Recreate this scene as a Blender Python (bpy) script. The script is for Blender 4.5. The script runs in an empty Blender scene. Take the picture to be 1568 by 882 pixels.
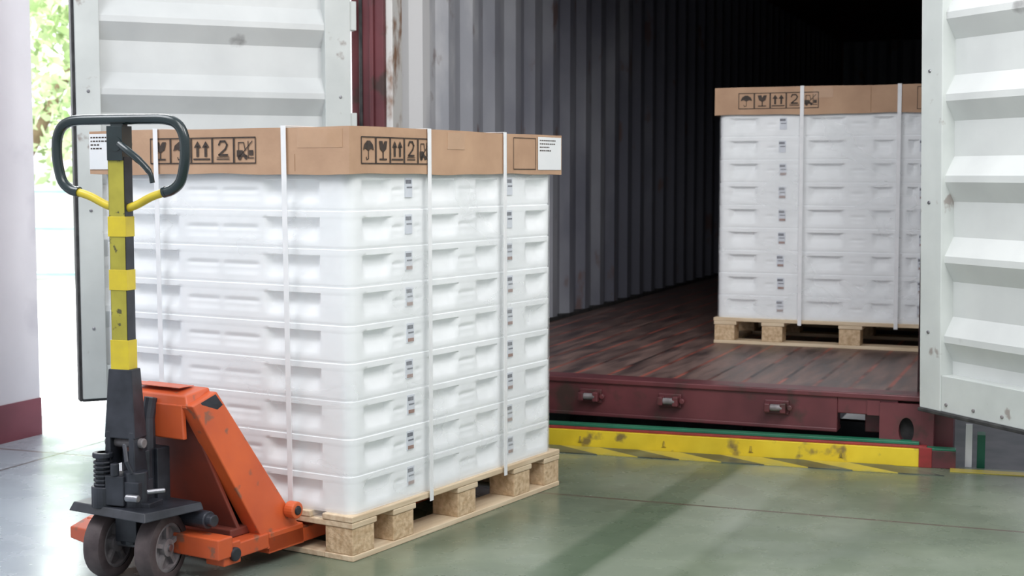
import bpy, math, random
from mathutils import Vector, Matrix
random.seed(7)
scene = bpy.context.scene
COL = scene.collection

# ------------------------------------------------------------------ materials
def newmat(name):
    m = bpy.data.materials.new(name); m.use_nodes = True
    nt = m.node_tree; b = nt.nodes.get("Principled BSDF")
    return m, nt, b

def mat(name, c1, c2=None, rough=0.5, metal=0.0, scale=8.0, stretch=(1,1,1), bump=0.0, bscale=None,
        coat=0.0, lo=0.35, hi=0.65, detail=5.0, spec=None, sss=0.0, bstretch=None, c3=None, s3=3.0, lo3=.6, hi3=.72, alpha=None):
    m, nt, b = newmat(name)
    N, L = nt.nodes, nt.links
    b.inputs["Roughness"].default_value = rough
    b.inputs["Metallic"].default_value = metal
    b.inputs["Coat Weight"].default_value = coat
    b.inputs["Coat Roughness"].default_value = 0.18
    if alpha is not None: b.inputs["Alpha"].default_value = alpha
    if spec is not None: b.inputs["Specular IOR Level"].default_value = spec
    if sss:
        b.inputs["Subsurface Weight"].default_value = sss
        b.inputs["Subsurface Radius"].default_value = (.02,.02,.02)
    tc = N.new("ShaderNodeTexCoord")
    b.inputs["Base Color"].default_value = (*c1, 1)
    if c2 is not None:
        mp = N.new("ShaderNodeMapping"); mp.inputs["Scale"].default_value = stretch
        L.new(tc.outputs["Object"], mp.inputs["Vector"])
        n = N.new("ShaderNodeTexNoise"); n.inputs["Scale"].default_value = scale; n.inputs["Detail"].default_value = detail
        L.new(mp.outputs[0], n.inputs["Vector"])
        r = N.new("ShaderNodeValToRGB")
        r.color_ramp.elements[0].position = lo; r.color_ramp.elements[0].color = (*c1, 1)
        r.color_ramp.elements[1].position = hi; r.color_ramp.elements[1].color = (*c2, 1)
        L.new(n.outputs["Fac"], r.inputs["Fac"])
        out = r.outputs["Color"]
        if c3 is not None:
            n3 = N.new("ShaderNodeTexNoise"); n3.inputs["Scale"].default_value = s3; n3.inputs["Detail"].default_value = 8
            L.new(mp.outputs[0], n3.inputs["Vector"])
            r3 = N.new("ShaderNodeValToRGB")
            r3.color_ramp.elements[0].position = lo3; r3.color_ramp.elements[0].color = (0,0,0,1)
            r3.color_ramp.elements[1].position = hi3; r3.color_ramp.elements[1].color = (1,1,1,1)
            L.new(n3.outputs["Fac"], r3.inputs["Fac"])
            mx = N.new("ShaderNodeMixRGB"); mx.inputs[2].default_value = (*c3, 1)
            L.new(r3.outputs[0], mx.inputs[0]); L.new(out, mx.inputs[1]); out = mx.outputs[0]
        L.new(out, b.inputs["Base Color"])
    if bump:
        mp2 = N.new("ShaderNodeMapping"); mp2.inputs["Scale"].default_value = bstretch or stretch
        L.new(tc.outputs["Object"], mp2.inputs["Vector"])
        n2 = N.new("ShaderNodeTexNoise"); n2.inputs["Scale"].default_value = bscale or scale*2; n2.inputs["Detail"].default_value = 4
        L.new(mp2.outputs[0], n2.inputs["Vector"])
        bp = N.new("ShaderNodeBump"); bp.inputs["Strength"].default_value = bump; bp.inputs["Distance"].default_value = 0.01
        L.new(n2.outputs["Fac"], bp.inputs["Height"]); L.new(bp.outputs[0], b.inputs["Normal"])
    return m

M = {}
M['tray'] = mat("white_foam_tray", (.86,.88,.89), (.90,.915,.925), rough=.6, scale=5, sss=.3)
# stretch film: translucent, gently wrinkled, denser where layers overlap
m, nt, b = newmat("stretch_film"); N, L = nt.nodes, nt.links
b.inputs["Base Color"].default_value=(.92,.935,.945,1); b.inputs["Roughness"].default_value=.2; b.inputs["Coat Weight"].default_value=.6; b.inputs["Coat Roughness"].default_value=.08
tc=N.new("ShaderNodeTexCoord"); mp=N.new("ShaderNodeMapping"); mp.inputs["Scale"].default_value=(1,1,2.0); mp.inputs["Rotation"].default_value=(.35,.4,0); L.new(tc.outputs["Object"],mp.inputs[0])
n=N.new("ShaderNodeTexNoise"); n.inputs["Scale"].default_value=2.6; n.inputs["Detail"].default_value=3; n.inputs["Distortion"].default_value=.6; L.new(mp.outputs[0],n.inputs[0])
mr=N.new("ShaderNodeMapRange"); mr.inputs["From Min"].default_value=.38; mr.inputs["From Max"].default_value=.66; mr.inputs["To Min"].default_value=.14; mr.inputs["To Max"].default_value=.34
L.new(n.outputs["Fac"],mr.inputs[0]); L.new(mr.outputs[0],b.inputs["Alpha"])
n2=N.new("ShaderNodeTexNoise"); n2.inputs["Scale"].default_value=7; n2.inputs["Detail"].default_value=3; n2.inputs["Distortion"].default_value=1.0; L.new(mp.outputs[0],n2.inputs[0])
bp=N.new("ShaderNodeBump"); bp.inputs["Strength"].default_value=.35; bp.inputs["Distance"].default_value=.012; L.new(n2.outputs["Fac"],bp.inputs["Height"]); L.new(bp.outputs[0],b.inputs["Normal"]); L.new(bp.outputs[0],b.inputs["Coat Normal"])
M['film']=m
M['card'] = mat("kraft_cardboard", (.42,.26,.165), (.50,.32,.205), rough=.75, scale=6, bump=.15, bscale=30)
M['card_e'] = mat("cardboard_edge", (.30,.17,.09), (.36,.21,.12), rough=.8, scale=30)
M['tape'] = mat("packing_tape", (.46,.29,.18), (.52,.33,.21), rough=.15, scale=6, bump=.3, bscale=14, coat=.6)
M['ink'] = mat("black_ink", (.035,.025,.02), (.06,.04,.03), rough=.7, scale=80)
M['label'] = mat("white_label", (.75,.77,.78), (.8,.8,.8), rough=.5, scale=10)
M['tag'] = mat("tray_tag", (.60,.63,.70), (.66,.69,.74), rough=.5, scale=10)
M['tagink'] = mat("tag_print", (.05,.055,.08), (.14,.15,.19), rough=.6, scale=90)
M['tagred'] = mat("tag_red_print", (.24,.10,.06), (.32,.16,.11), rough=.6, scale=60)
M['strap'] = mat("strap_plastic", (.78,.79,.80), (.85,.85,.86), rough=.35, scale=20, coat=.3)
M['wood'] = mat("pine_board", (.58,.44,.29), (.72,.59,.42), rough=.7, scale=4, stretch=(1,12,12), bump=.15)
M['block'] = mat("chipboard_block", (.48,.33,.19), (.68,.51,.33), rough=.85, scale=55, bump=.4, bscale=70)
M['orange'] = mat("orange_paint", (.66,.120,.030), (.52,.088,.028), rough=.42, scale=5, coat=.2, bump=.08, c3=(.26,.10,.06), s3=17, lo3=.60, hi3=.66)
M['orange_d'] = mat("dark_orange_paint", (.24,.045,.025), (.14,.035,.025), rough=.5, scale=6)  # darker orange for the inner panels of the fork frame
M['black'] = mat("black_steel", (.012,.014,.019), (.036,.039,.05), rough=.38, scale=12, bump=.08)
M['rubberhandle'] = mat("handle_black", (.008,.017,.018), (.014,.028,.03), rough=.25, scale=10, coat=.4)
M['yel'] = mat("yellow_tape", (.68,.53,.03), (.60,.46,.035), rough=.35, scale=20)
M['yel_d'] = mat("shaded_yellow_paint", (.34,.30,.035), (.44,.39,.05), rough=.4, scale=14, c3=(.10,.09,.03), s3=30, lo3=.62, hi3=.66)  # yellow of the unlit tiller face, shade put into the colour
M['tyre'] = mat("polyurethane_tyre", (.05,.036,.038), (.10,.075,.075), rough=.6, scale=18, bump=.15)
M['hub'] = mat("cast_hub", (.15,.135,.14), (.26,.24,.245), rough=.5, metal=.2, scale=25, bump=.2)
M['steel'] = mat("bare_steel", (.22,.22,.24), (.38,.38,.40), rough=.35, metal=.9, scale=30)
M['door'] = mat("container_door_white", (.56,.58,.575), (.64,.66,.65), rough=.45, scale=3, bump=.06, c3=(.34,.34,.34), s3=5, lo3=.66, hi3=.74)
M['doorframe'] = mat("door_frame_white", (.52,.55,.535), (.61,.64,.62), rough=.42, scale=4, c3=(.33,.30,.28), s3=12, lo3=.66, hi3=.72)
M['gasket'] = mat("rubber_gasket", (.02,.02,.022), (.05,.05,.05), rough=.7, scale=20)
M['maroon'] = mat("maroon_paint", (.095,.025,.030), (.14,.037,.043), rough=.42, scale=5, bump=.1, c3=(.055,.03,.026), s3=8, lo3=.55, hi3=.66)
M['rust'] = mat("rusty_strip", (.60,.59,.57), (.24,.14,.09), rough=.7, scale=14, stretch=(1,1,.5), lo=.50, hi=.66)
M['cwall_out'] = mat("container_outer_paint", (.16,.03,.035), (.10,.02,.025), rough=.5, scale=2)
M['green'] = mat("green_paint", (.012,.13,.07), (.02,.18,.10), rough=.4, scale=6)
M['red'] = mat("red_paint", (.30,.03,.03), (.20,.025,.02), rough=.5, scale=20)
M['curbyel'] = mat("curb_yellow", (.64,.47,.02), (.74,.56,.03), rough=.45, scale=9, bump=.1, c3=(.22,.16,.05), s3=11, lo3=.58, hi3=.68)
M['stencil'] = mat("faded_stencil", (.20,.15,.03), (.45,.33,.03), rough=.5, scale=60)
M['floorblack'] = mat("floor_black_tape", (.05,.055,.05), (.13,.15,.11), rough=.35, scale=7, lo=.4, hi=.7)
M['flooryel'] = mat("floor_yellow_tape", (.50,.40,.06), (.34,.32,.12), rough=.35, scale=9, lo=.5, hi=.8)
M['wallp'] = mat("plaster_white", (.48,.47,.515), (.58,.57,.61), rough=.8, scale=1.2, bump=.1, bscale=20, c3=(.38,.37,.42), s3=1.5)
M['wallred'] = mat("painted_red_base", (.13,.035,.05), (.18,.05,.07), rough=.6, scale=4)
M['wallgrey'] = mat("grey_cladding", (.16,.18,.24), (.21,.23,.29), rough=.7, scale=1.2)
M['asphalt'] = mat("pit_concrete", (.14,.15,.16), (.2,.2,.21), rough=.9, scale=3)
M['ground'] = mat("sunlit_concrete", (.78,.80,.80), (.68,.70,.70), rough=.8, scale=1.5)
M['leaf'] = mat("tree_leaves", (.36,.50,.22), (.60,.72,.44), rough=.6, scale=1.5)
M['bark'] = mat("tree_bark", (.2,.14,.09), (.3,.22,.15), rough=.9, scale=6)
M['teal'] = mat("teal_rail_paint", (.25,.45,.42), (.32,.52,.48), rough=.5, scale=6)
M['white'] = mat("white_render_wall", (.85,.86,.85), (.78,.8,.8), rough=.8, scale=2)

# container wall paint: pale grey, rust patches; light falloff painted in, darker inward
m, nt, b = newmat("container_wall_paint"); N, L = nt.nodes, nt.links
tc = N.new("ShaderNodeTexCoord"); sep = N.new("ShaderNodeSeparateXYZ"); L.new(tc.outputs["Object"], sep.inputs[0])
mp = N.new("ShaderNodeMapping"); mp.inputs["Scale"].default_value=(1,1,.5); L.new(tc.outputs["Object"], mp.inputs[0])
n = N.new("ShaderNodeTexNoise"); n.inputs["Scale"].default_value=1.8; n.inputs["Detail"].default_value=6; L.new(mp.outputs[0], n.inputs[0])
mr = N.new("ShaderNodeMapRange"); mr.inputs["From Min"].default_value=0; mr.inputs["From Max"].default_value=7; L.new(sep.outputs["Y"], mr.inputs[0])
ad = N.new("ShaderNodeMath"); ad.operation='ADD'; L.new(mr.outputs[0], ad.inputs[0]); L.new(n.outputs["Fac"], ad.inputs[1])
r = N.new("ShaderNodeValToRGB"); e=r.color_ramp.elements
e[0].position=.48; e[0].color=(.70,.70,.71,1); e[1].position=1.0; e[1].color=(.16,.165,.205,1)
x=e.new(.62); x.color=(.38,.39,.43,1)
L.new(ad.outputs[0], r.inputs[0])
n3 = N.new("ShaderNodeTexNoise"); n3.inputs["Scale"].default_value=6; n3.inputs["Detail"].default_value=8; L.new(mp.outputs[0], n3.inputs[0])
r3 = N.new("ShaderNodeValToRGB"); r3.color_ramp.elements[0].position=.62; r3.color_ramp.elements[0].color=(0,0,0,1); r3.color_ramp.elements[1].position=.68; r3.color_ramp.elements[1].color=(.8,.8,.8,1)
L.new(n3.outputs["Fac"], r3.inputs[0])
mx = N.new("ShaderNodeMixRGB"); mx.inputs[2].default_value=(.16,.10,.09,1); L.new(r3.outputs[0], mx.inputs[0]); L.new(r.outputs[0], mx.inputs[1])
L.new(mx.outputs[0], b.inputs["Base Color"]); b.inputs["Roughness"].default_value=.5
M['cwall']=m

# plywood container floor: boards running into the container
m, nt, b = newmat("container_plywood_floor"); N, L = nt.nodes, nt.links
tc = N.new("ShaderNodeTexCoord"); sep = N.new("ShaderNodeSeparateXYZ"); L.new(tc.outputs["Object"], sep.inputs[0])
mo = N.new("ShaderNodeMath"); mo.operation='PINGPONG'; mo.inputs[1].default_value=.075; L.new(sep.outputs["X"], mo.inputs[0])
lt = N.new("ShaderNodeMapRange"); lt.inputs["From Min"].default_value=.004; lt.inputs["From Max"].default_value=.013; lt.inputs["To Min"].default_value=1; lt.inputs["To Max"].default_value=0; L.new(mo.outputs[0], lt.inputs[0])
mp = N.new("ShaderNodeMapping"); mp.inputs["Scale"].default_value=(9,1.2,1); L.new(tc.outputs["Object"], mp.inputs[0])
n = N.new("ShaderNodeTexNoise"); n.inputs["Scale"].default_value=2.2; n.inputs["Detail"].default_value=8; L.new(mp.outputs[0], n.inputs[0])
r = N.new("ShaderNodeValToRGB"); r.color_ramp.elements[0].position=.33; r.color_ramp.elements[0].color=(.058,.038,.036,1)
r.color_ramp.elements[1].position=.70; r.color_ramp.elements[1].color=(.22,.14,.12,1); L.new(n.outputs["Fac"], r.inputs[0])
n2 = N.new("ShaderNodeTexNoise"); n2.inputs["Scale"].default_value=2.5; n2.inputs["Detail"].default_value=5; L.new(tc.outputs["Object"], n2.inputs[0])
m2 = N.new("ShaderNodeMapRange"); m2.inputs["From Min"].default_value=.38; m2.inputs["From Max"].default_value=.58; L.new(n2.outputs["Fac"], m2.inputs[0])
sm = N.new("ShaderNodeMixRGB"); sm.inputs[1].default_value=(.012,.008,.008,1); sm.inputs[2].default_value=(.40,.10,.07,1); L.new(m2.outputs[0], sm.inputs[0])
ml = N.new("ShaderNodeMath"); ml.operation='MULTIPLY'; ml.inputs[1].default_value=.85; L.new(lt.outputs[0], ml.inputs[0])
mx = N.new("ShaderNodeMixRGB"); L.new(sm.outputs[0], mx.inputs[2]); L.new(ml.outputs[0], mx.inputs[0]); L.new(r.outputs[0], mx.inputs[1])
L.new(mx.outputs[0], b.inputs["Base Color"])
rr = N.new("ShaderNodeMapRange"); rr.inputs["To Min"].default_value=.28; rr.inputs["To Max"].default_value=.6; L.new(n.outputs["Fac"], rr.inputs[0]); L.new(rr.outputs[0], b.inputs["Roughness"])
bp = N.new("ShaderNodeBump"); bp.inputs["Strength"].default_value=.3; bp.inputs["Distance"].default_value=.01; L.new(n.outputs["Fac"], bp.inputs["Height"]); L.new(bp.outputs[0], b.inputs["Normal"])
M['ply'] = m

# green epoxy warehouse floor, doorway glare painted pale into the left side
m, nt, b = newmat("green_epoxy_floor"); N, L = nt.nodes, nt.links
tc = N.new("ShaderNodeTexCoord")
n = N.new("ShaderNodeTexNoise"); n.inputs["Scale"].default_value=1.1; n.inputs["Detail"].default_value=10; n.inputs["Roughness"].default_value=.66
L.new(tc.outputs["Object"], n.inputs[0])
r = N.new("ShaderNodeValToRGB"); e=r.color_ramp.elements
e[0].position=.34; e[0].color=(.105,.135,.090,1); e[1].position=.68; e[1].color=(.235,.270,.200,1)
x=e.new(.5); x.color=(.155,.190,.132,1)
L.new(n.outputs["Fac"], r.inputs[0]); cur=r.outputs[0]
def linefac(px,py,dx,dy,half,soft):
    l=math.hypot(dx,dy); nx,ny=-dy/l,dx/l; c=nx*px+ny*py
    d=N.new("ShaderNodeVectorMath"); d.operation='DOT_PRODUCT'; d.inputs[1].default_value=(nx,ny,0); L.new(tc.outputs["Object"], d.inputs[0])
    s=N.new("ShaderNodeMath"); s.operation='SUBTRACT'; s.inputs[1].default_value=c; L.new(d.outputs["Value"], s.inputs[0])
    a=N.new("ShaderNodeMath"); a.operation='ABSOLUTE'; L.new(s.outputs[0], a.inputs[0])
    mr=N.new("ShaderNodeMapRange"); mr.inputs["From Min"].default_value=half; mr.inputs["From Max"].default_value=half+soft
    mr.inputs["To Min"].default_value=1; mr.inputs["To Max"].default_value=0; L.new(a.outputs[0], mr.inputs[0]); return mr.outputs[0]
def blend(fac,col,amt):
    global cur
    mu=N.new("ShaderNodeMath"); mu.operation='MULTIPLY'; mu.inputs[1].default_value=amt; L.new(fac, mu.inputs[0])
    mx=N.new("ShaderNodeMixRGB"); mx.inputs[2].default_value=(*col,1); L.new(mu.outputs[0], mx.inputs[0]); L.new(cur, mx.inputs[1]); cur=mx.outputs[0]
blend(linefac(.40,4.62,.424,.906,.06,.03),(.07,.11,.065),.6)
blend(linefac(.62,4.62,.424,.906,.09,.05),(.29,.33,.26),.5)
blend(linefac(1.25,4.62,.5,.87,.03,.05),(.08,.12,.07),.3)
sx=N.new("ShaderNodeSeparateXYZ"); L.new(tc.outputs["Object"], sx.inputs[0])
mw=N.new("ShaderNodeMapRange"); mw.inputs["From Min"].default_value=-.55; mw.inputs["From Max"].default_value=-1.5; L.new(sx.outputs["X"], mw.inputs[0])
blend(mw.outputs[0],(.33,.38,.44),.85)  # sunlit haze put into the base colour towards the left
blend(linefac(.179,5.06,.938,-.346,.006,.004),(.09,.06,.045),.8)
blend(linefac(-2.1,5.2,.35,.94,.006,.004),(.06,.06,.05),.8)
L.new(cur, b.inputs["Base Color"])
n2 = N.new("ShaderNodeTexNoise"); n2.inputs["Scale"].default_value=5; n2.inputs["Detail"].default_value=6; L.new(tc.outputs["Object"], n2.inputs[0])
rr = N.new("ShaderNodeMapRange"); rr.inputs["From Min"].default_value=.3; rr.inputs["From Max"].default_value=.7
rr.inputs["To Min"].default_value=.17; rr.inputs["To Max"].default_value=.36; L.new(n2.outputs["Fac"], rr.inputs[0]); L.new(rr.outputs[0], b.inputs["Roughness"])
b.inputs["Specular IOR Level"].default_value=.5
bp = N.new("ShaderNodeBump"); bp.inputs["Strength"].default_value=.06; bp.inputs["Distance"].default_value=.01; L.new(n2.outputs["Fac"], bp.inputs["Height"]); L.new(bp.outputs[0], b.inputs["Normal"])
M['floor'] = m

# ------------------------------------------------------------------ mesh helper
class MB:
    def __init__(s, *mats): s.v=[]; s.f=[]; s.m=[]; s.mats=list(mats); s.T=Matrix.Identity(4)
    def mi(s, k):
        if k not in s.mats: s.mats.append(k)
        return s.mats.index(k)
    def add(s, vs, fs, k):
        o=len(s.v); i=s.mi(k)
        s.v += [tuple(s.T @ Vector(p)) for p in vs]
        s.f += [tuple(o+j for j in f) for f in fs]; s.m += [i]*len(fs)
    def hexa(s, p, k):
        s.add(p, [(0,3,2,1),(4,5,6,7),(0,1,5,4),(1,2,6,5),(2,3,7,6),(3,0,4,7)], k)
    def box(s, x0,y0,z0,x1,y1,z1,k):
        s.hexa([(x0,y0,z0),(x1,y0,z0),(x1,y1,z0),(x0,y1,z0),(x0,y0,z1),(x1,y0,z1),(x1,y1,z1),(x0,y1,z1)], k)
    def tube(s, pts, r, k, n=12, cap=True):
        pts=[Vector(p) for p in pts]; rs = r if isinstance(r,(list,tuple)) else [r]*len(pts)
        vs=[]; fs=[]; prev=None
        for i,p in enumerate(pts):
            t=(pts[min(i+1,len(pts)-1)]-pts[max(i-1,0)]).normalized()
            if prev is None:
                a=Vector((0,0,1)) if abs(t.z)<.9 else Vector((1,0,0)); u=t.cross(a).normalized()
            else: u=(prev - t*prev.dot(t)).normalized()
            prev=u; w=t.cross(u)
            for j in range(n):
                an=2*math.pi*j/n; vs.append(tuple(p+(u*math.cos(an)+w*math.sin(an))*rs[i]))
        for i in range(len(pts)-1):
            for j in range(n):
                fs.append((i*n+j, i*n+(j+1)%n, (i+1)*n+(j+1)%n, (i+1)*n+j))
        if cap:
            fs.append(tuple(reversed(range(n)))); fs.append(tuple((len(pts)-1)*n+j for j in range(n)))
        s.add(vs, fs, k)
    def cyl(s, p0,p1,r,k,n=20): s.tube([p0,p1],r,k,n)
    def lathe(s, prof, c, k, n=32):
        vs=[];fs=[];q=len(prof)
        for j in range(n):
            a=2*math.pi*j/n
            for (r,y) in prof: vs.append((c[0]+r*math.cos(a), c[1]+y, c[2]+r*math.sin(a)))
        for j in range(n):
            for i in range(q-1):
                fs.append((j*q+i,j*q+i+1,((j+1)%n)*q+i+1,((j+1)%n)*q+i))
        s.add(vs,fs,k)
    def build(s, name, parent=None, bevel=0, smooth=False, angle=40):
        me=bpy.data.meshes.new(name); me.from_pydata(s.v,[],s.f)
        for k in s.mats: me.materials.append(M[k])
        me.polygons.foreach_set("material_index", s.m)
        if smooth: me.polygons.foreach_set("use_smooth",[True]*len(s.f))
        me.update()
        if smooth and angle: 
            try: me.set_sharp_from_angle(angle=math.radians(angle))
            except Exception: pass
        ob=bpy.data.objects.new(name,me); COL.objects.link(ob)
        if parent: ob.parent=parent
        if bevel:
            bv=ob.modifiers.new("bevel",'BEVEL'); bv.width=bevel; bv.segments=2; bv.limit_method='ANGLE'; bv.angle_limit=math.radians(50)
        return ob

def empty(name, loc, rz):
    e=bpy.data.objects.new(name,None); e.location=loc; e.rotation_euler=(0,0,rz); e.empty_display_size=.1; COL.objects.link(e); return e

def catmull(pts, n=6):
    P=[Vector(p) for p in pts]; P=[P[0]*2-P[1]]+P+[P[-1]*2-P[-2]]; out=[]
    for i in range(1,len(P)-2):
        for j in range(n):
            t=j/n; a,b_,c,d=P[i-1],P[i],P[i+1],P[i+2]
            out.append(.5*((2*b_)+(c-a)*t+(2*a-5*b_+4*c-d)*t*t+(3*b_-a-3*c+d)*t**3))
    out.append(P[-2]); return out

# ------------------------------------------------------------------ wrapped pallet load
def palletload(loc, rz, W, D, xblocks, straps_x, straps_y, tags_x, pock_x, pock_y, slit_y, slit_x, icons_x0, ipx, square_x, label_x, icons_y0, label_y, capd=0):
    root=empty("wrapped_pallet_load", loc, rz)
    H0=.1365; LZ=.1133; NL=9
    if capd: LZ+=capd/NL
    ZC=H0+LZ*NL; ZT=ZC+.136
    p=MB('wood'); bw=.11; ys=[0,D/2-.055,D-.11]
    for y in ys: p.box(0,y,0,W,y+bw,.018,'wood')
    for (x0,x1) in ((0,.1),(W-.1,W)):
        p.box(x0,bw,.001,x1,ys[1],.019,'wood'); p.box(x0,ys[1]+bw,.001,x1,ys[2],.019,'wood')
    for x in xblocks:
        for y in ys: p.box(x+.003,y+.003,.018,x+bw,y+bw-.003,.099,'block')
    for x in xblocks: p.box(x-.0,0.0,.099,min(x+bw+.01,W),D,.1175,'wood')
    nb=7; gw=(D-nb*.115)/(nb-1)
    for i in range(nb): 
        y=i*(.115+gw); p.box(-.002,y,.1177,W+.002,y+.115,H0,'wood')
    p.build("wooden_pallet", root, bevel=.003)
    x0,x1,y0,y1=.014,W-.035,.014,D-.04; r=.035
    st=.0125
    def perim(x0,x1,y0,y1,r):
        per=[]
        def side(a,b,sid):
            n=max(2,int(abs(b-a)/st))
            for i in range(n+1):
                c=a+(b-a)*i/n
                if sid==0: per.append((c,y0,0,-1,0,c))
                if sid==1: per.append((x1,c,1,0,1,c))
                if sid==2: per.append((c,y1,0,1,2,c))
                if sid==3: per.append((x0,c,-1,0,3,c))
        def corner(cx,cy,a0):
            for i in range(1,7):
                a=a0+math.pi/2*i/7; per.append((cx+r*math.cos(a),cy+r*math.sin(a),math.cos(a),math.sin(a),9,a))
        side(x0+r,x1-r,0); corner(x1-r,y0+r,-math.pi/2); side(y0+r,y1-r,1); corner(x1-r,y1-r,0)
        side(x1-r,x0+r,2); corner(x0+r,y1-r,math.pi/2); side(y1-r,y0+r,3); corner(x0+r,y0+r,math.pi)
        return per
    per=perim(x0,x1,y0,y1,r)
    rows=[0,.02,.05,.10,.2,.26,.3,.40,.47,.50,.56,.60,.67,.74,.78,.80,.84,.90,.95,.985]
    zs=[(l,t) for l in range(NL) for t in rows]+[(NL-1,1.0)]
    def off(sid,c,l,t):
        o=.0010*(1-t)
        if t<.03: o+=.0020
        if t<.82 : o+=.0008
        ps = pock_x if sid in(0,2) else pock_y if sid in(1,3) else []
        for (a,b) in ps:
            if a<=c<=b:
                e=min(1,(c-a)/.02,(b-c)/.02)
                if .20<=t<=.80: o+=.021*e*min(1,(t-.20)/.36)
        sl = slit_x if sid in(0,2) else slit_y if sid in(1,3) else []
        for (a,b) in sl:
            if a<=c<=b:
                if .26<t<.50 : o+=.0018
                if .50<=t<=.56: o+=.0042
        return o
    vs=[];fs=[];n=len(per)
    jig=[(random.uniform(-.0008,.0008),random.uniform(-.0008,.0008)) for _ in range(NL)]
    for (l,t) in zs:
        z=H0+(l+t)*LZ
        for (x,y,nx,ny,sid,c) in per:
            o=off(sid,c,l,t); vs.append((x-nx*o+jig[l][0],y-ny*o+jig[l][1],z))
    for i in range(len(zs)-1):
        for j in range(n): fs.append((i*n+j,i*n+(j+1)%n,(i+1)*n+(j+1)%n,(i+1)*n+j))
    fs.append(tuple(range(n))[::-1]); fs.append(tuple((len(zs)-1)*n+j for j in range(n)))
    t=MB('tray'); t.add(vs,fs,'tray'); t.build("stacked_trays", root, smooth=True, angle=45)
    # stretch film shell
    e_=.0045; fper=perim(x0-e_,x1+e_,y0-e_,y1+e_,r+e_); n=len(fper); nz=90; vs=[];fs=[]
    zb=H0-.012; zt=H0+LZ*NL+.004
    for i in range(nz+1):
        z=zb+(zt-zb)*i/nz
        for (x,y,nx,ny,sid,c) in fper:
            o=0
            if sid!=9:
                ph=((z-H0)/LZ)%1.0
                o=.0008*math.sin(c*17+z*9+sid)*math.sin(z*23+c*5)+.0006*max(0,1-abs(ph-.5)*3)
            zz=z
            if i==0: zz=z+.006*math.sin(c*37)+.004*math.sin(c*71+1)
            vs.append((x-nx*o,y-ny*o,zz))
    for i in range(nz):
        for j in range(n): fs.append((i*n+j,i*n+(j+1)%n,(i+1)*n+(j+1)%n,(i+1)*n+j))
    fm=MB('film'); fm.add(vs,fs,'film'); fm.build("stretch_wrap", root, smooth=True, angle=0)
    # tags
    g=MB('tag')
    for tx in tags_x:
        for l in range(NL):
            z=H0+l*LZ; dx=random.uniform(-.004,.004); yy=y0-.0022
            g.box(tx-.018+dx,yy,z+.038,tx+.018+dx,yy+.004,z+.098,'tag')
            g.box(tx-.017+dx,yy-.0006,z+.080,tx+.012+dx,yy,z+.092,'tagink')
            g.box(tx-.012+dx,yy-.0006,z+.066,tx+.016+dx,yy,z+.071,'tagink')
            if l<7: g.box(tx-.014+dx,yy-.0006,z+.040,tx+.017+dx,yy,z+.051,'tagred')
    g.build("tray_tags", root)
    # cardboard cap
    c=MB('card'); cw=W+.008; cd=D
    def wav(u,ph): return .0025*math.sin(u*9+ph)+.0015*math.sin(u*23+ph)
    nseg=28; bot=ZC-.004
    ring=[]
    for i in range(nseg): ring.append((-.006+cw*i/nseg,-.004,0))
    for i in range(nseg): ring.append((-.006+cw,-.004+cd*i/nseg,1))
    for i in range(nseg): ring.append((-.006+cw-cw*i/nseg,-.004+cd,2))
    for i in range(nseg): ring.append((-.006,-.004+cd-cd*i/nseg,3))
    vs=[];q=len(ring)
    for (x,y,sid) in ring: vs.append((x,y,bot+wav(x+y,sid)*.8))
    for (x,y,sid) in ring: vs.append((x,y,ZT+wav(x*.6+y*.6,sid)*.5))
    ins=.006
    for (x,y,sid) in ring:
        vs.append((min(max(x,-.006+ins),-.006+cw-ins),min(max(y,-.004+ins),-.004+cd-ins),bot+wav(x+y,sid)*.8))
    fs=[(j,(j+1)%q,q+(j+1)%q,q+j) for j in range(q)]+[tuple(q+j for j in range(q))]
    c.add(vs,fs,'card')
    fs=[((j+1)%q,j,2*q+j,2*q+(j+1)%q) for j in range(q)]
    c.add(vs,fs,'card_e')
    c.box(W-.38,-.0055,bot+.004,W-.378,-.0035,ZT-.004,'card_e')
    c.box(-.0068,.20,bot+.01,-.0055,.2015,bot+.06,'card_e')
    c.box(-.0068,.02,ZT-.062,-.0055,.19,ZT-.008,'tape')
    c.box(.50,-.0055,ZT-.060,.60,-.0035,ZT-.006,'tape')
    c.build("cardboard_cap", root)
    k=MB('ink')
    def face(axis):
        if axis=='x': return Vector((0,-.0062,0)),Vector((1,0,0))
        return Vector((-.0082,0,0)),Vector((0,-1,0))
    def poly(ax,pts,key='ink',lift=0):
        O,U=face(ax); nrm=Vector((0,-1,0)) if ax=='x' else Vector((-1,0,0))
        k.add([tuple(O+nrm*lift+U*u+Vector((0,0,v))) for u,v in pts],[tuple(range(len(pts)))],key)
    def stroke(ax,pts,w,key='ink',lift=0):
        for (a,b) in zip(pts[:-1],pts[1:]):
            d=Vector((b[0]-a[0],b[1]-a[1])); 
            if d.length<1e-6: continue
            d.normalize(); nx,ny=-d.y*w/2,d.x*w/2; ex,ey=d.x*w*.3,d.y*w*.3
            poly(ax,[(a[0]-nx-ex,a[1]-ny-ey),(b[0]-nx+ex,b[1]-ny+ey),(b[0]+nx+ex,b[1]+ny+ey),(a[0]+nx-ex,a[1]+ny-ey)],key,lift)
    def circ(ax,cx,cy,r_,key='ink'): poly(ax,[(cx+r_*math.cos(i*math.pi/6),cy+r_*math.sin(i*math.pi/6)) for i in range(12)],key)
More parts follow.
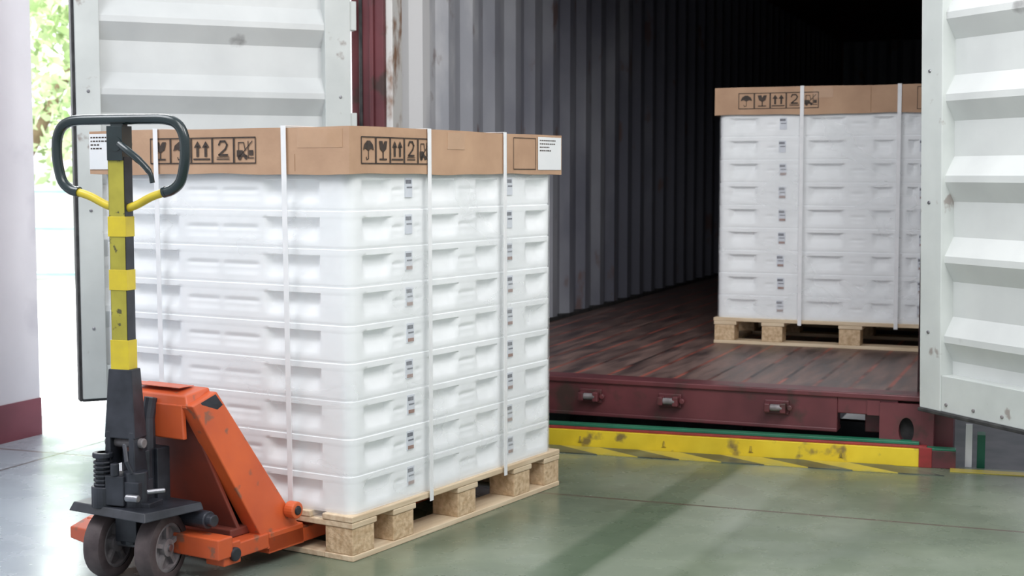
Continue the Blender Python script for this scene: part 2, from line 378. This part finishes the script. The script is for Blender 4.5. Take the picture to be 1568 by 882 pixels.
    def icon(ax,u,v,w,h,kind):
        g_=.0035; w2=w-g_
        stroke(ax,[(u,v),(u+w2,v),(u+w2,v+h),(u,v+h),(u,v)],.0036)
        P=lambda a,b:(u+w2*a,v+h*b)
        if kind==0:
            poly(ax,[P(.12,.5),P(.2,.72),P(.4,.86),P(.6,.86),P(.8,.72),P(.88,.5),P(.7,.56),P(.5,.48),P(.3,.56)])
            stroke(ax,[P(.5,.5),P(.5,.18),P(.38,.14),P(.34,.24)],.003)
        if kind==1:
            poly(ax,[P(.2,.86),P(.28,.55),P(.5,.42),P(.72,.55),P(.8,.86),P(.6,.86),P(.5,.7),P(.45,.86)])
            stroke(ax,[P(.5,.45),P(.5,.2)],.005); stroke(ax,[P(.25,.16),P(.75,.16)],.005)
        if kind==2:
            for cx in (.3,.7):
                stroke(ax,[P(cx,.3),P(cx,.65)],w*.12); poly(ax,[P(cx-.18,.62),P(cx+.18,.62),P(cx,.88)])
            stroke(ax,[P(.1,.16),P(.9,.16)],.005)
        if kind==3:
            stroke(ax,[P(.3,.72),P(.38,.86),P(.6,.86),P(.7,.72),P(.62,.56),P(.3,.32),P(.72,.32)],.006); stroke(ax,[P(.2,.16),P(.8,.16)],.003); stroke(ax,[P(.2,.24),P(.8,.24)],.002)
        if kind==4:
            poly(ax,[P(.12,.25),P(.12,.5),P(.4,.5),P(.5,.35),P(.62,.3),P(.62,.25)])
            stroke(ax,[P(.2,.5),P(.2,.8),P(.45,.8),P(.52,.5)],.003); stroke(ax,[P(.66,.2),P(.66,.85)],.003)
            stroke(ax,[P(.66,.2),P(.92,.2)],.003); stroke(ax,[P(.2,.2),P(.85,.85)],.003)
            circ(ax,*P(.25,.22),w*.09); circ(ax,*P(.55,.22),w*.07)
            poly(ax,[P(.7,.3),P(.9,.3),P(.9,.5),P(.7,.5)])
    vz=ZC+.028
    for i in range(5):
        icon('x',icons_x0+i*ipx,vz,ipx,.078,[0,1,2,3,4][i])
        icon('y',-(icons_y0+.445)+i*.089,vz+.002,.089,.078,[1,0,2,3,4][i])
    if square_x: stroke('x',[(square_x,ZC+.014),(square_x+.15,ZC+.014),(square_x+.15,ZT-.014),(square_x,ZT-.014),(square_x,ZC+.014)],.0025)
    def lab(ax,u0,u1):
        poly(ax,[(u0,ZC+.012),(u1,ZC+.012),(u1,ZT-.008),(u0,ZT-.008)],'label')
        rnd=random.Random(3); w=u1-u0
        for i,zz in enumerate((.116,.104,.092,.080)):
            u=u0+w*.08
            while u<u1-w*.25:
                l=rnd.uniform(.004,.011); stroke(ax,[(u,ZC+zz),(u+l,ZC+zz)],.0042,'ink',.0006); u+=l+.006
                if i>1 and u>u0+w*.5: break
    if label_x: lab('x',label_x,label_x+.165)
    lab('y',-label_y-.10,-label_y)
    k.build("cap_printing", root)
    s=MB('strap'); w=.0095; th=.0016
    for x in straps_x:
        ya=-.008; yb=D+.002; za=.110; zb=ZT+.003
        s.hexa([(x-w+.004,ya-th,za),(x+w+.004,ya-th,za),(x+w+.004,ya,za),(x-w+.004,ya,za),(x-w,ya-th,zb),(x+w,ya-th,zb),(x+w,ya,zb),(x-w,ya,zb)],'strap')
        s.box(x-w,yb,za,x+w,yb+th,zb,'strap'); s.box(x-w,ya,zb-th,x+w,yb,zb,'strap')
    for y in straps_y:
        xa=-.011; xb=W+.006; za=.110; zb=ZT+.005
        s.hexa([(xa-th,y-w-.012,za),(xa,y-w-.012,za),(xa,y+w-.012,za),(xa-th,y+w-.012,za),(xa-th,y-w,zb),(xa,y-w,zb),(xa,y+w,zb),(xa-th,y+w,zb)],'strap')
        s.box(xb,y-w,za,xb+th,y+w,zb,'strap'); s.box(xa,y-w,zb-th,xb,y+w,zb,'strap')
    s.build("packing_straps", root)
    return root

A=(-.4729,4.154,0); RZ=math.atan2(.8521,.5234)
palletload(A,RZ,1.24,1.08,[0,.205,.565,.92,1.13],[.394,.844],[.24,.77],[.313,.91],
    [(.08,.22),(.42,.59),(.70,.83),(1.02,1.16)],[(.125,.342),(.70,.92)],[(.375,.505),(.53,.665)],[(.23,.28),(.34,.37),(.60,.69)],
    .05,.072,.905,1.07,.35,.975)
CR=-math.radians(22)
palletload((1.059,7.428,.27),CR,1.165,1.08,[0,.25,.645,1.04],[.445,.925],[.24,.77],[.346,1.046],
    [(.07,.22),(.48,.66),(.80,.90),(.97,1.02)],[(.125,.342),(.70,.92)],[(.375,.505),(.53,.665)],[(.27,.31),(.70,.76)],
    .12,.082,1.01,None,.35,.975,capd=.035)

# ------------------------------------------------------------------ pallet jack
ux=Vector((math.cos(RZ),math.sin(RZ),0)); uy=Vector((-math.sin(RZ),math.cos(RZ),0))
J=Vector(A)+ux*(-.485)+uy*.425
jack=empty("pallet_jack", J, RZ)
j=MB('orange'); j.T=Matrix.Translation((.015,.010,0))
HW=.25; FE=1.40
for sgn in (-1,1):
    o0,o1=sorted((sgn*HW,sgn*.105))
    j.box(.31,o0,.078,FE,o1,.088,'orange')
    j.box(.31,o0,.038,FE,o0+.01,.088,'orange'); j.box(.31,o1-.01,.038,FE,o1,.088,'orange')
    a,b_=sgn*HW,sgn*(HW-.055)
    lo,hi=min(a,b_),max(a,b_)
    ta,tb=sorted((sgn*.17,sgn*.115))
    j.hexa([(.305,lo,.05),(.455,lo,.085),(.455,hi,.085),(.305,hi,.05),(.085,ta,.50),(.185,ta,.53),(.185,tb,.53),(.085,tb,.50)],'orange')
    j.hexa([(.31,lo,.036),(.47,lo,.036),(.47,hi,.036),(.31,hi,.036),(.31,lo,.10),(.465,lo,.10),(.465,hi,.10),(.31,hi,.10)],'orange')
    j.box(.13,lo,.055,.31,hi,.10,'orange')
    j.box(.11,lo-.008,.045,.18,hi+.008,.11,'orange')
    j.cyl((.41,sgn*(HW-.01),.15),(.41,sgn*(HW+.025),.15),.026,'orange'); j.cyl((.41,sgn*(HW+.02),.15),(.41,sgn*(HW+.03),.15),.014,'black')
    j.cyl((.15,sgn*(HW-.01),.075),(.15,sgn*(HW+.02),.075),.02,'black')
    j.cyl((FE-.12,sgn*.14,.04),(FE-.12,sgn*.21,.04),.037,'tyre')
j.hexa([(.085,-.15,.49),(.19,-.15,.50),(.19,.15,.50),(.085,.15,.49),(.095,-.135,.525),(.185,-.14,.54),(.185,.14,.54),(.095,.135,.525)],'orange')
j.hexa([(.085,-.135,.40),(.10,-.135,.40),(.10,.135,.40),(.085,.135,.40),(.085,-.13,.50),(.10,-.13,.50),(.10,.13,.50),(.085,.13,.50)],'orange')
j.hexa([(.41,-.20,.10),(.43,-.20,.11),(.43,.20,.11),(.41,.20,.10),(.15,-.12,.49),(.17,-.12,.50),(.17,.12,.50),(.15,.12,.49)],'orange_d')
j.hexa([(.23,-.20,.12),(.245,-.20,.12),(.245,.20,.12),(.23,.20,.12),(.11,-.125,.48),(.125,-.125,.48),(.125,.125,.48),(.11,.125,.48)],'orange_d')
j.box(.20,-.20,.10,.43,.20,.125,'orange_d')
j.box(.08,-.265,.07,.14,.265,.13,'orange')
j.hexa([(.0,.17,.075),(.11,.17,.075),(.11,.28,.075),(.03,.28,.075),(.0,.17,.12),(.11,.17,.14),(.11,.28,.13),(.03,.28,.11)],'orange')
j.build("fork_frame", jack, bevel=.004)
d=MB('black'); d.T=Matrix.Translation((.015,.010,0)); d.box(.115,-.09,.541,.175,.09,.5425,'orange')
d.hexa([(.118,-.171,.505),(.178,-.172,.522),(.178,-.168,.524),(.118,-.168,.508),(.145,-.177,.462),(.20,-.178,.49),(.20,-.174,.492),(.145,-.173,.465)],'black')
d.build("decal_plate", jack)
l=MB('black'); l.T=Matrix.Translation((0,0,.014))
l.cyl((.14,-.20,.155),(.14,.20,.155),.018,'black'); l.cyl((.14,-.18,.155),(.14,-.06,.155),.026,'black')
l.hexa([(-.08,-.15,.187),(.13,-.17,.187),(.13,.17,.187),(-.08,.15,.187),(-.07,-.14,.212),(.13,-.16,.208),(.13,.16,.208),(-.07,.14,.212)],'black')
l.box(.07,-.05,.20,.12,.05,.36,'black')
l.cyl((.045,0,.20),(.045,0,.36),.045,'black',24)
l.tube([(.06,-.01,.20),(.07,-.01,.35),(.085,0,.44),(.10,0,.50)],[.03,.026,.02,.02],'black')
l.build("linkage_and_pump_base", jack, bevel=.003)
S=Matrix.Rotation(math.radians(12),4,'Z')
WX=.026
w=MB('tyre'); w.T=S
RWH=.100
for yy in (-.092,.076):
    w.lathe([(.070,-.028),(.087,-.029),(.095,-.025),(RWH,-.013),(RWH,.013),(.095,.025),(.087,.029),(.070,.028)],(WX,yy,RWH),'tyre',40)
    w.lathe([(.071,-.024),(.062,-.026),(.061,-.008),(.026,-.008),(.025,-.026),(.014,-.028),(.0,-.028)],(WX,yy,RWH),'hub',40)
    w.lathe([(.0,.028),(.014,.028),(.025,.026),(.026,.008),(.061,.008),(.062,.026),(.071,.024)],(WX,yy,RWH),'hub',40)
    for i in range(5):
        a=2*math.pi*i/5+.3; ca,sa=math.cos(a),math.sin(a); q=.006
        for (ya,yb) in ((yy-.021,yy-.008),(yy+.008,yy+.021)):
            P=[]
            for y_ in (ya,yb):
                for (rr_,tt) in ((.022,-q),(.064,-q),(.064,q),(.022,q)):
                    P.append((WX+rr_*ca-tt*sa,y_,RWH+rr_*sa+tt*ca))
            w.hexa(P,'hub')
w.cyl((WX,-.125,RWH),(WX,.115,RWH),.010,'steel')
w.build("steer_wheels", jack, smooth=True, angle=35)
p=MB('black'); p.T=S@Matrix.Translation((0,0,.014))
p.box(-.010,-.035,.10,.055,.035,.20,'black'); p.cyl((.024,0,.09),(.024,0,.22),.034,'black')
p.box(-.05,-.052,.190,.05,.052,.205,'black')
p.cyl((-.035,.052,.205),(-.035,.052,.265),.034,'black',24)
for i in range(6): p.tube([(-.035+.024*math.cos(t*.6283),.052+.024*math.sin(t*.6283),.270+i*.0125) for t in range(11)],.0045,'black',8)
p.cyl((-.035,.052,.25),(-.035,.052,.36),.020,'black'); p.cyl((-.035,.052,.345),(-.035,.052,.360),.029,'black')
p.cyl((-.02,-.045,.205),(-.02,-.045,.31),.034,'black',24); p.box(-.055,-.075,.235,.02,-.015,.285,'black')
p.box(-.06,-.03,.215,.01,.03,.30,'black'); p.cyl((-.055,0,.30),(-.055,0,.335),.012,'black')
p.cyl((-.075,-.05,.245),(-.075,-.09,.245),.011,'steel'); p.cyl((-.05,-.10,.26),(-.02,-.14,.262),.007,'steel')
p.box(-.04,-.10,.20,.03,.09,.225,'black'); p.tube([(-.06,-.06,.31),(-.07,-.05,.345),(-.05,-.03,.39)],.006,'black',8)
p.hexa([(-.035,-.052,.285),(.035,-.052,.285),(.035,-.030,.285),(-.035,-.030,.285),(-.03,-.046,.42),(.03,-.046,.42),(.03,-.03,.42),(-.03,-.03,.42)],'black')
p.hexa([(-.03,.030,.32),(.035,.030,.32),(.035,.052,.32),(-.03,.052,.32),(-.03,.03,.42),(.03,.03,.42),(.03,.046,.42),(-.03,.046,.42)],'black')
p.cyl((0,-.062,.385),(0,.062,.385),.014,'hub')
p.hexa([(-.03,-.050,.40),(.03,-.050,.40),(.03,.050,.40),(-.03,.050,.40),(-.022,-.038,.595),(.024,-.038,.595),(.024,.038,.595),(-.022,.038,.595)],'black')
p.build("steering_pump_unit", jack, bevel=.003)
t=MB('black'); t.T=S
t.box(-.018,-.027,.60,.020,.027,1.20,'black')
t.box(-.0195,-.025,.615,-.018,.025,1.19,'yel_d')
for (za,zb) in ((.608,.69),(.83,.887),(.979,1.035)): t.box(-.0212,-.0292,za,.0215,.0292,zb,'yel')
t.box(-.024,-.025,1.19,.024,.025,1.285,'rubberhandle')
t.box(-.012,-.02,1.28,.012,.02,1.298,'rubberhandle')
t.build("tiller_arm", jack, bevel=.003)
h=MB('rubberhandle'); h.T=S@Matrix.Translation((0,-.004,0))
right=[(-.004,-.138,1.102),(-.004,-.165,1.109),(-.004,-.191,1.130),(-.004,-.204,1.17),(-.004,-.209,1.215),(-.004,-.205,1.256),(-.004,-.187,1.287),(-.004,-.150,1.301),(-.004,-.08,1.303)]
pts=right+[(-.004,0,1.303)]+[(x,-y,z) for (x,y,z) in reversed(right)]
h.tube(catmull(pts,6),.0145,'rubberhandle',16)
for sg in (-1,1):
    h.tube(catmull([(0,sg*.02,1.058),(-.003,sg*.052,1.068),(-.004,sg*.100,1.090),(-.004,sg*.144,1.103)],5),.0115,'yel',14)
    h.cyl((-.004,sg*.138,1.102),(-.004,sg*.146,1.104),.0155,'rubberhandle')
h.tube(catmull([(-.02,-.01,1.235),(-.03,-.045,1.215),(-.03,-.085,1.185),(-.028,-.112,1.155),(-.026,-.118,1.128)],5),[.010]*10+[.009]*5+[.007]*6,'rubberhandle',12)
h.cyl((-.026,0,1.235),(.026,0,1.235),.02,'rubberhandle')
h.build("handle_loop", jack, smooth=True, angle=50)

# ------------------------------------------------------------------ shipping container
E0=Vector((-.727,6.58,0)); cont=empty("shipping_container", E0, CR)
CW,CL,CF,CH=2.62,13.0,.27,2.86
def corr_prof(L0,L1,per=.30,dep=.045):
    out=[]; y=L0; seq=[(0,0),(.08,0),(.14,1),(.24,1),(.30,0)]
    while y<L1:
        for (a,b_) in seq[:-1]: out.append((y+a*per/.30,b_*dep))
        y+=per
    return out
pr=corr_prof(.10,CL)
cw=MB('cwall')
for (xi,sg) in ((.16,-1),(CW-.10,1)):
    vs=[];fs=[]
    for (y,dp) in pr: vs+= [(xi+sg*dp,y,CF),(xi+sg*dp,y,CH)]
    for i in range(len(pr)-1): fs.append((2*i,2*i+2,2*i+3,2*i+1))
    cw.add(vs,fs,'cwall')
cw.box(.112,.10,CF,.168,CL,CF+.022,'gasket')
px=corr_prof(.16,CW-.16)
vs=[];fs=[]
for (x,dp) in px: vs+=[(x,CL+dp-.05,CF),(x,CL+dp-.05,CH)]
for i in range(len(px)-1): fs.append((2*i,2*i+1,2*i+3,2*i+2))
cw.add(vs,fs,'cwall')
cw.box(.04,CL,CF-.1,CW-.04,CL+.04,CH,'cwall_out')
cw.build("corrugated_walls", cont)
o=MB('cwall_out'); o.box(.09,.1,.08,.105,CL,CH,'cwall_out'); o.box(CW-.045,.1,.08,CW-.03,CL,CH,'cwall_out')
o.box(0,0,CH,CW,CL,CH+.05,'cwall_out'); o.build("outer_skin_and_roof", cont)
f=MB('ply'); f.box(.11,.03,.20,CW-.05,CL,CF,'ply'); f.build("plywood_floor", cont)
s=MB('maroon')
s.box(0,-.02,.24,.165,.12,CH,'maroon'); s.box(CW-.055,0,.24,CW,.12,CH,'maroon'); s.box(0,-.02,CH-.12,CW,.12,CH+.06,'maroon')
s.box(.0,-.02,.115,2.22,.06,.262,'maroon'); s.box(.0,-.03,.250,2.56,.10,.272,'maroon')
s.box(2.22,-.02,.185,2.46,.06,.262,'maroon'); s.box(0,-.022,.105,2.22,.08,.122,'maroon')
s.box(.13,.06,.10,.30,CL,.19,'maroon'); s.box(CW-.30,.06,.10,CW-.13,CL,.19,'maroon')
for i in range(1,16): s.box(.3,i*.8,.12,CW-.3,i*.8+.05,.2,'maroon')
s.box(.045,-.032,.27,.06,-.02,CH,'gasket'); s.box(.10,-.036,.27,.12,-.02,CH,'maroon')
s.box(.165,.0,.27,.20,.10,CH,'rust'); s.box(.165,.02,.27,.178,.135,CH,'rust')
s.build("corner_posts_and_sill", cont, bevel=.004)
kk=MB('maroon')
for x in (.50,1.165,1.52,1.975):
    kk.box(x-.05,-.034,.165,x+.05,-.02,.225,'maroon'); kk.box(x-.045,-.075,.178,x-.022,-.02,.214,'maroon'); kk.box(x+.018,-.068,.175,x+.042,-.02,.216,'maroon')
    kk.cyl((x-.03,-.055,.196),(x+.03,-.055,.196),.014,'hub'); kk.cyl((x+.055,-.034,.196),(x+.055,-.05,.196),.012,'maroon')
kk.build("cam_keepers", cont, bevel=.004)
def casting(mb,x0,x1,z0,z1,y0,y1):
    cx,cz=(x0+x1)/2,(z0+z1)/2; n=24; inner=[];outer=[]
    hw,hh=(x1-x0)/2,(z1-z0)/2
    for i in range(n):
        a=2*math.pi*(i+.5)/n; c,s_=math.cos(a),math.sin(a)
        inner.append((cx+.030*c,cz+.050*s_*1.05)); k_=1/max(abs(c)/hw,abs(s_)/hh); outer.append((cx+c*k_,cz+s_*k_))
    for (sx,sz) in ((1,1),(1,-1),(-1,1),(-1,-1)):
        tgt=(cx+sx*hw,cz+sz*hh); b_=min(range(n),key=lambda q:(outer[q][0]-tgt[0])**2+(outer[q][1]-tgt[1])**2); outer[b_]=tgt
    vs=[(x,y0,z) for x,z in outer]+[(x,y0,z) for x,z in inner]+[(x,y0+.05,z) for x,z in inner]+[(x,y1,z) for x,z in outer]
    fs=[]
    for i in range(n):
        q=(i+1)%n; fs+= [(i,q,n+q,n+i),(n+i,n+q,2*n+q,2*n+i),(q,i,3*n+i,3*n+q)]
    mb.add(vs,fs,'maroon'); mb.add([v for v in vs[2*n:3*n]],[tuple(range(n))],'gasket'); mb.add(vs[3*n:],[tuple(range(n))],'maroon')  # near-black disc stands in for the shade inside the hole
cc=MB('maroon')
casting(cc,2.39,CW-.02,.025,.240,-.035,.16); casting(cc,-.005,.18,.050,.245,-.03,.16)
cc.box(2.34,-.028,.185,2.39,.0,.245,'maroon'); cc.box(CW-.02,.02,.05,CW+.05,.10,.24,'maroon')
cc.build("corner_castings", cont)

def cdoor(name, hx, hy, dirang, flip, Wd, z0, z1, zr, tilt=0, hinges=True, dep=.050):
    d=MB('door')
    fw=.10
    d.box(0,-.035,z0,.12,.035,z1,'doorframe'); d.box(Wd-fw,-.035,z0,Wd,.035,z1,'doorframe')
    d.box(.12,-.03,z0,Wd-fw,.03,z0+.14,'doorframe'); d.box(.12,-.03,z1-.12,Wd-fw,.03,z1,'doorframe')
    per=.306; za=z0+.14; zb=z1-.12; prof=[(za,0)]; z=zr-per*math.ceil((zr-za)/per)
    while z<zb:
        for (dz,b_) in ((0,0),(.075,1),(.10,1),(.172,0)):
            if za<z+dz<zb: prof.append((z+dz,b_))
        z+=per
    prof.append((zb,0))
    for side in (-1,1):
        vs=[];fs=[]
        for (zz,b_) in prof:
            yv = (-.024 + dep*b_) if side>0 else (-.028+dep*b_)
            yv*=flip
            vs+=[(.12,yv,zz),(Wd-fw,yv,zz)]
        for i in range(len(prof)-1): fs.append((2*i,2*i+1,2*i+3,2*i+2))
        d.add(vs,fs,'door')
    d.box(Wd,-.045,z0-.012,Wd+.012,.02,z1,'gasket'); d.box(0,-.045,z0-.014,Wd,.02,z0,'gasket')
    for i in range(6):
        zz=z0+.10+i*.5
        if hinges: d.box(-.03,-.03,zz,.03,.030,zz+.13,'doorframe')
        d.cyl((.05,-.040,zz+.2),(.05,.040,zz+.2),.007,'steel',10); d.cyl((Wd-.05,-.040,zz+.2),(Wd-.05,.040,zz+.2),.007,'steel',10)
    for i in range(7):
        x=.15+i*.15; d.cyl((x,-.036,z0+.03),(x,.036,z0+.03),.007,'hub',10)
    ob=d.build(name, cont, bevel=.003); ob.location=(hx,hy,0); ob.rotation_euler=(tilt,0,dirang-CR); return ob
cdoor("door_left", .012,-.07, math.atan2(-.515,-1.131), 1, 1.20,.20,2.80,1.72)
cdoor("door_right", CW-.040,-.085, math.atan2(-.51,.22), -1, 1.25,.245,2.80,1.66, tilt=math.radians(1.2), hinges=False, dep=.042)

tr=empty("trailer_chassis", E0, CR)
c=MB('black')
for x in (.85,1.65): c.box(x,.25,-.35,x+.12,CL-.3,.095,'black')
for y in (.9,2.2,CL-2.5,CL-1.2):
    c.box(.5,y-.05,-.6,CW-.5,y+.05,-.35,'black')
c.box(.02,.30,-.45,CW-.02,.36,.098,'black')  # black beam added as the dark shade in the gap under the sill
c.T=Matrix.Rotation(-math.pi/2,4,'Z')
for y in (.95,2.25,CL-2.4):
    for x in (.38,CW-.38):
        c.lathe([(.0,-.13),(.25,-.13),(.47,-.12),(.5,-.09),(.5,.09),(.47,.12),(.25,.13),(0,.13)],(-y,x,-.60),'tyre',32)
c.T=Matrix.Identity(4)
c.build("chassis_beams_and_wheels", tr)

# ------------------------------------------------------------------ dock edge curb
D1=Vector((.1752,5.997,0)); dd=Vector((.9525,-.3043,0)).normalized(); dn=Vector((.3043,.9525,0)).normalized()
dock=empty("dock_edge_curb", D1, math.atan2(dd.y,dd.x))
q=MB('curbyel')
q.box(-1.55,0,0,1.53,.045,.072,'curbyel'); q.box(-1.55,.012,.072,1.53,.05,.082,'red'); q.box(-1.55,.03,.082,1.50,.075,.094,'green')
q.box(1.53,.0,0,1.64,.05,.070,'maroon'); q.box(1.53,.0,.070,1.64,.05,.078,'green'); q.box(1.50,-.004,.0,1.55,.0,.08,'red')
q.build("curb_rail", dock, bevel=.004)
q=MB('stencil')
for i in range(4):
    x=.12+i*.36; q.tube([(x,-.0015,.046),(x,-.0015,.024)],[.003,.006],'stencil',8); q.box(x-.010,-.0015,.018,x+.010,-.0005,.021,'stencil')
q.build("curb_stencils", dock)
q=MB('green'); q.box(-1.5,.05,-.5,1.60,.16,.015,'green'); q.box(1.72,.12,-.5,1.75,.20,.12,'green'); q.box(1.675,.06,.0,1.70,.08,.17,'label')
q.build("dock_bumper", dock)
hz=MB('flooryel'); n=9; L0=.06; L1=1.60; sw=(L1-L0)/n
for i in range(n):
    a=L0+i*sw; b_=a+sw; sk=-.20; k_='flooryel' if i%2 else 'floorblack'
    hz.hexa([(a,-.15,.0005),(b_,-.15,.0005),(b_+sk,-.005,.0005),(a+sk,-.005,.0005),(a,-.15,.004),(b_,-.15,.004),(b_+sk,-.005,.004),(a+sk,-.005,.004)],k_)
hz.box(1.62,-.06,.0005,4.5,0,.004,'flooryel')
o_=hz.build("trim_hazard_marking"); o_.location=D1; o_.rotation_euler=(0,0,math.atan2(dd.y,dd.x))

# ------------------------------------------------------------------ floor & shell
def dpt(s,o=0): v=D1+dd*s+dn*o; return (v.x,v.y)
FY=6.75
fp=[(-9,-4),(9,-4),dpt(8.5,.05),dpt(-1.55,.05),(-1.36,FY),(-9,FY)]
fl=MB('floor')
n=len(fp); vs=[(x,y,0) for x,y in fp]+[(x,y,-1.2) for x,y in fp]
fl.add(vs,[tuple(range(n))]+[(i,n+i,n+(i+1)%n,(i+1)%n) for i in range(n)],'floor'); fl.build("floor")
g=MB('ground'); g.add([(-45,FY,-.01),(-1.36,FY,-.01),(-1.0,45,-.01),(-45,45,-.01)],[(0,1,2,3)],'ground'); g.build("ground_yard")
g=MB('asphalt'); g.add([(-1.4,5,-1.1),(16,0,-1.1),(25,40,-1.1),(-1.2,40,-1.1)],[(0,1,2,3)],'asphalt'); g.build("ground_dock_pit")
wd=Vector((.378,.926,0)).normalized(); wn=Vector((-wd.y,wd.x,0)); wp=Vector((-2.096,6.258,0))
wl=MB('wallp')
def wbox(mb,s0,s1,t0,t1,z0,z1,k):
    P=[wp+wd*s+wn*t for (s,t) in ((s0,t0),(s1,t0),(s1,t1),(s0,t1))]
    mb.hexa([(p_.x,p_.y,z0) for p_ in P]+[(p_.x,p_.y,z1) for p_ in P],k)
wbox(wl,-2.2,0,0,.5,0,4.2,'wallp'); wl.build("wall_left")
wb=MB('wallred'); wbox(wb,-2.2,.004,-.004,.5,0,.165,'wallred'); wb.build("baseboard_left")
wr=MB('wallgrey')
a=E0+Vector((math.cos(CR),math.sin(CR),0))*3.4+Vector((-math.sin(CR),math.cos(CR),0))*2.2
b_=a+Vector((math.cos(CR),math.sin(CR),0))*7
nn=Vector((-math.sin(CR),math.cos(CR),0))*.2
wr.hexa([(a.x,a.y,-1.1),(b_.x,b_.y,-1.1),(b_.x+nn.x,b_.y+nn.y,-1.1),(a.x+nn.x,a.y+nn.y,-1.1),(a.x,a.y,4.2),(b_.x,b_.y,4.2),(b_.x+nn.x,b_.y+nn.y,4.2),(a.x+nn.x,a.y+nn.y,4.2)],'wallgrey')
wr.build("wall_right")

tb=MB('leaf'); rnd=random.Random(11)
for i in range(9000):
    while True:
        x,y,z=rnd.uniform(-1,1),rnd.uniform(-1,1),rnd.uniform(-1,1)
        if x*x+y*y+z*z<1: break
    cx=x*2.3; cy=y*1.8; cz=3.1+z*2.1
    if math.sin(x*7)+math.sin(z*9+1)+math.sin(y*8+2)<-.3: continue
    s_=rnd.uniform(.05,.11); u=Vector((rnd.gauss(0,1),rnd.gauss(0,1),rnd.gauss(0,1))).normalized(); v_=u.cross(Vector((rnd.gauss(0,1),rnd.gauss(0,1),rnd.gauss(0,1)))).normalized(); p_=Vector((cx,cy,cz))
    tb.add([tuple(p_-u*s_),tuple(p_+v_*s_*.5),tuple(p_+u*s_),tuple(p_-v_*s_*.5)],[(0,1,2,3)],'leaf')
tb.tube([(0,0,0),(.05,0,1.2),(-.1,0,2.6)],[.14,.11,.06],'bark'); tb.tube([(.05,0,1.2),(.6,.2,2.4),(1.0,.2,3.2)],[.07,.05,.03],'bark')
tb.tube([(.03,0,1.3),(-.6,-.2,2.4),(-1.0,0,3.3)],[.07,.05,.03],'bark')
o_=tb.build("broadleaf_tree"); o_.location=(-5.4,15.5,-.01)
rl=MB('teal')
for z in (.35,.72,1.02): rl.cyl((-8,11.5,z),(-1.6,11.5,z),.018,'teal',10)
for i in range(5): rl.cyl((-8+i*1.6,11.5,-.01),(-8+i*1.6,11.5,1.04),.024,'teal',10)
rl.build("guard_railing")
w_=MB('white'); w_.box(-14,19,-.01,-1,19.3,1.3,'white'); w_.build("wall_yard_boundary")

# ------------------------------------------------------------------ lights
w=bpy.data.worlds.new("world"); scene.world=w; w.use_nodes=True; nt=w.node_tree; N,L=nt.nodes,nt.links
bg=N["Background"]; tc=N.new("ShaderNodeTexCoord")
dt=N.new("ShaderNodeVectorMath"); dt.operation='DOT_PRODUCT'; dt.inputs[1].default_value=Vector((-.62,.62,.25)).normalized(); L.new(tc.outputs["Generated"], dt.inputs[0])
rp=N.new("ShaderNodeValToRGB"); e=rp.color_ramp.elements
e[0].position=.0; e[0].color=(.31,.32,.345,1); e[1].position=.9; e[1].color=(.95,.97,1.0,1)
x=e.new(.45); x.color=(.34,.35,.38,1)
L.new(dt.outputs["Value"], rp.inputs[0]); L.new(rp.outputs[0], bg.inputs["Color"]); bg.inputs["Strength"].default_value=2.05
def area(name,loc,target,size,power,color=(1,1,1),sy=None):
    l_=bpy.data.lights.new(name,'AREA'); l_.energy=power; l_.size=size; l_.color=color
    if sy: l_.shape='RECTANGLE'; l_.size_y=sy
    o=bpy.data.objects.new(name,l_); o.location=loc; o.rotation_euler=(Vector(target)-Vector(loc)).to_track_quat('-Z','Y').to_euler(); COL.objects.link(o); return o
area("ceiling_lamp_main",(.2,1.2,4.4),(.6,5.0,.3),2.6,125,(1,.99,.98))
area("ceiling_lamp_left",(-3.0,3.4,4.2),(-.8,5.2,.6),2.0,100,(.94,.96,1))
area("container_fill_light",(1.9,3.0,3.4),(-.2,7.5,1.2),1.2,62,(1,.99,.97))  # unseen area light added to brighten the container interior
area("yard_daylight",(-6,12,7),(-5,13,0),6,2800,(1,1,.98))
area("doorway_daylight",(-3.6,8.6,2.6),(-.6,4.6,.2),2.4,170,(.93,.96,1))

# ------------------------------------------------------------------ camera
cam=bpy.data.cameras.new("camera"); co=bpy.data.objects.new("camera",cam); COL.objects.link(co)
cam.sensor_width=36; cam.lens=50.0; co.location=(0,0,1.15); co.rotation_euler=(math.radians(90-4.545),0,0)
cam.dof.use_dof=True; cam.dof.focus_distance=4.3; cam.dof.aperture_fstop=5.6
cam.clip_end=200
scene.camera=co
scene.view_settings.view_transform='Standard'
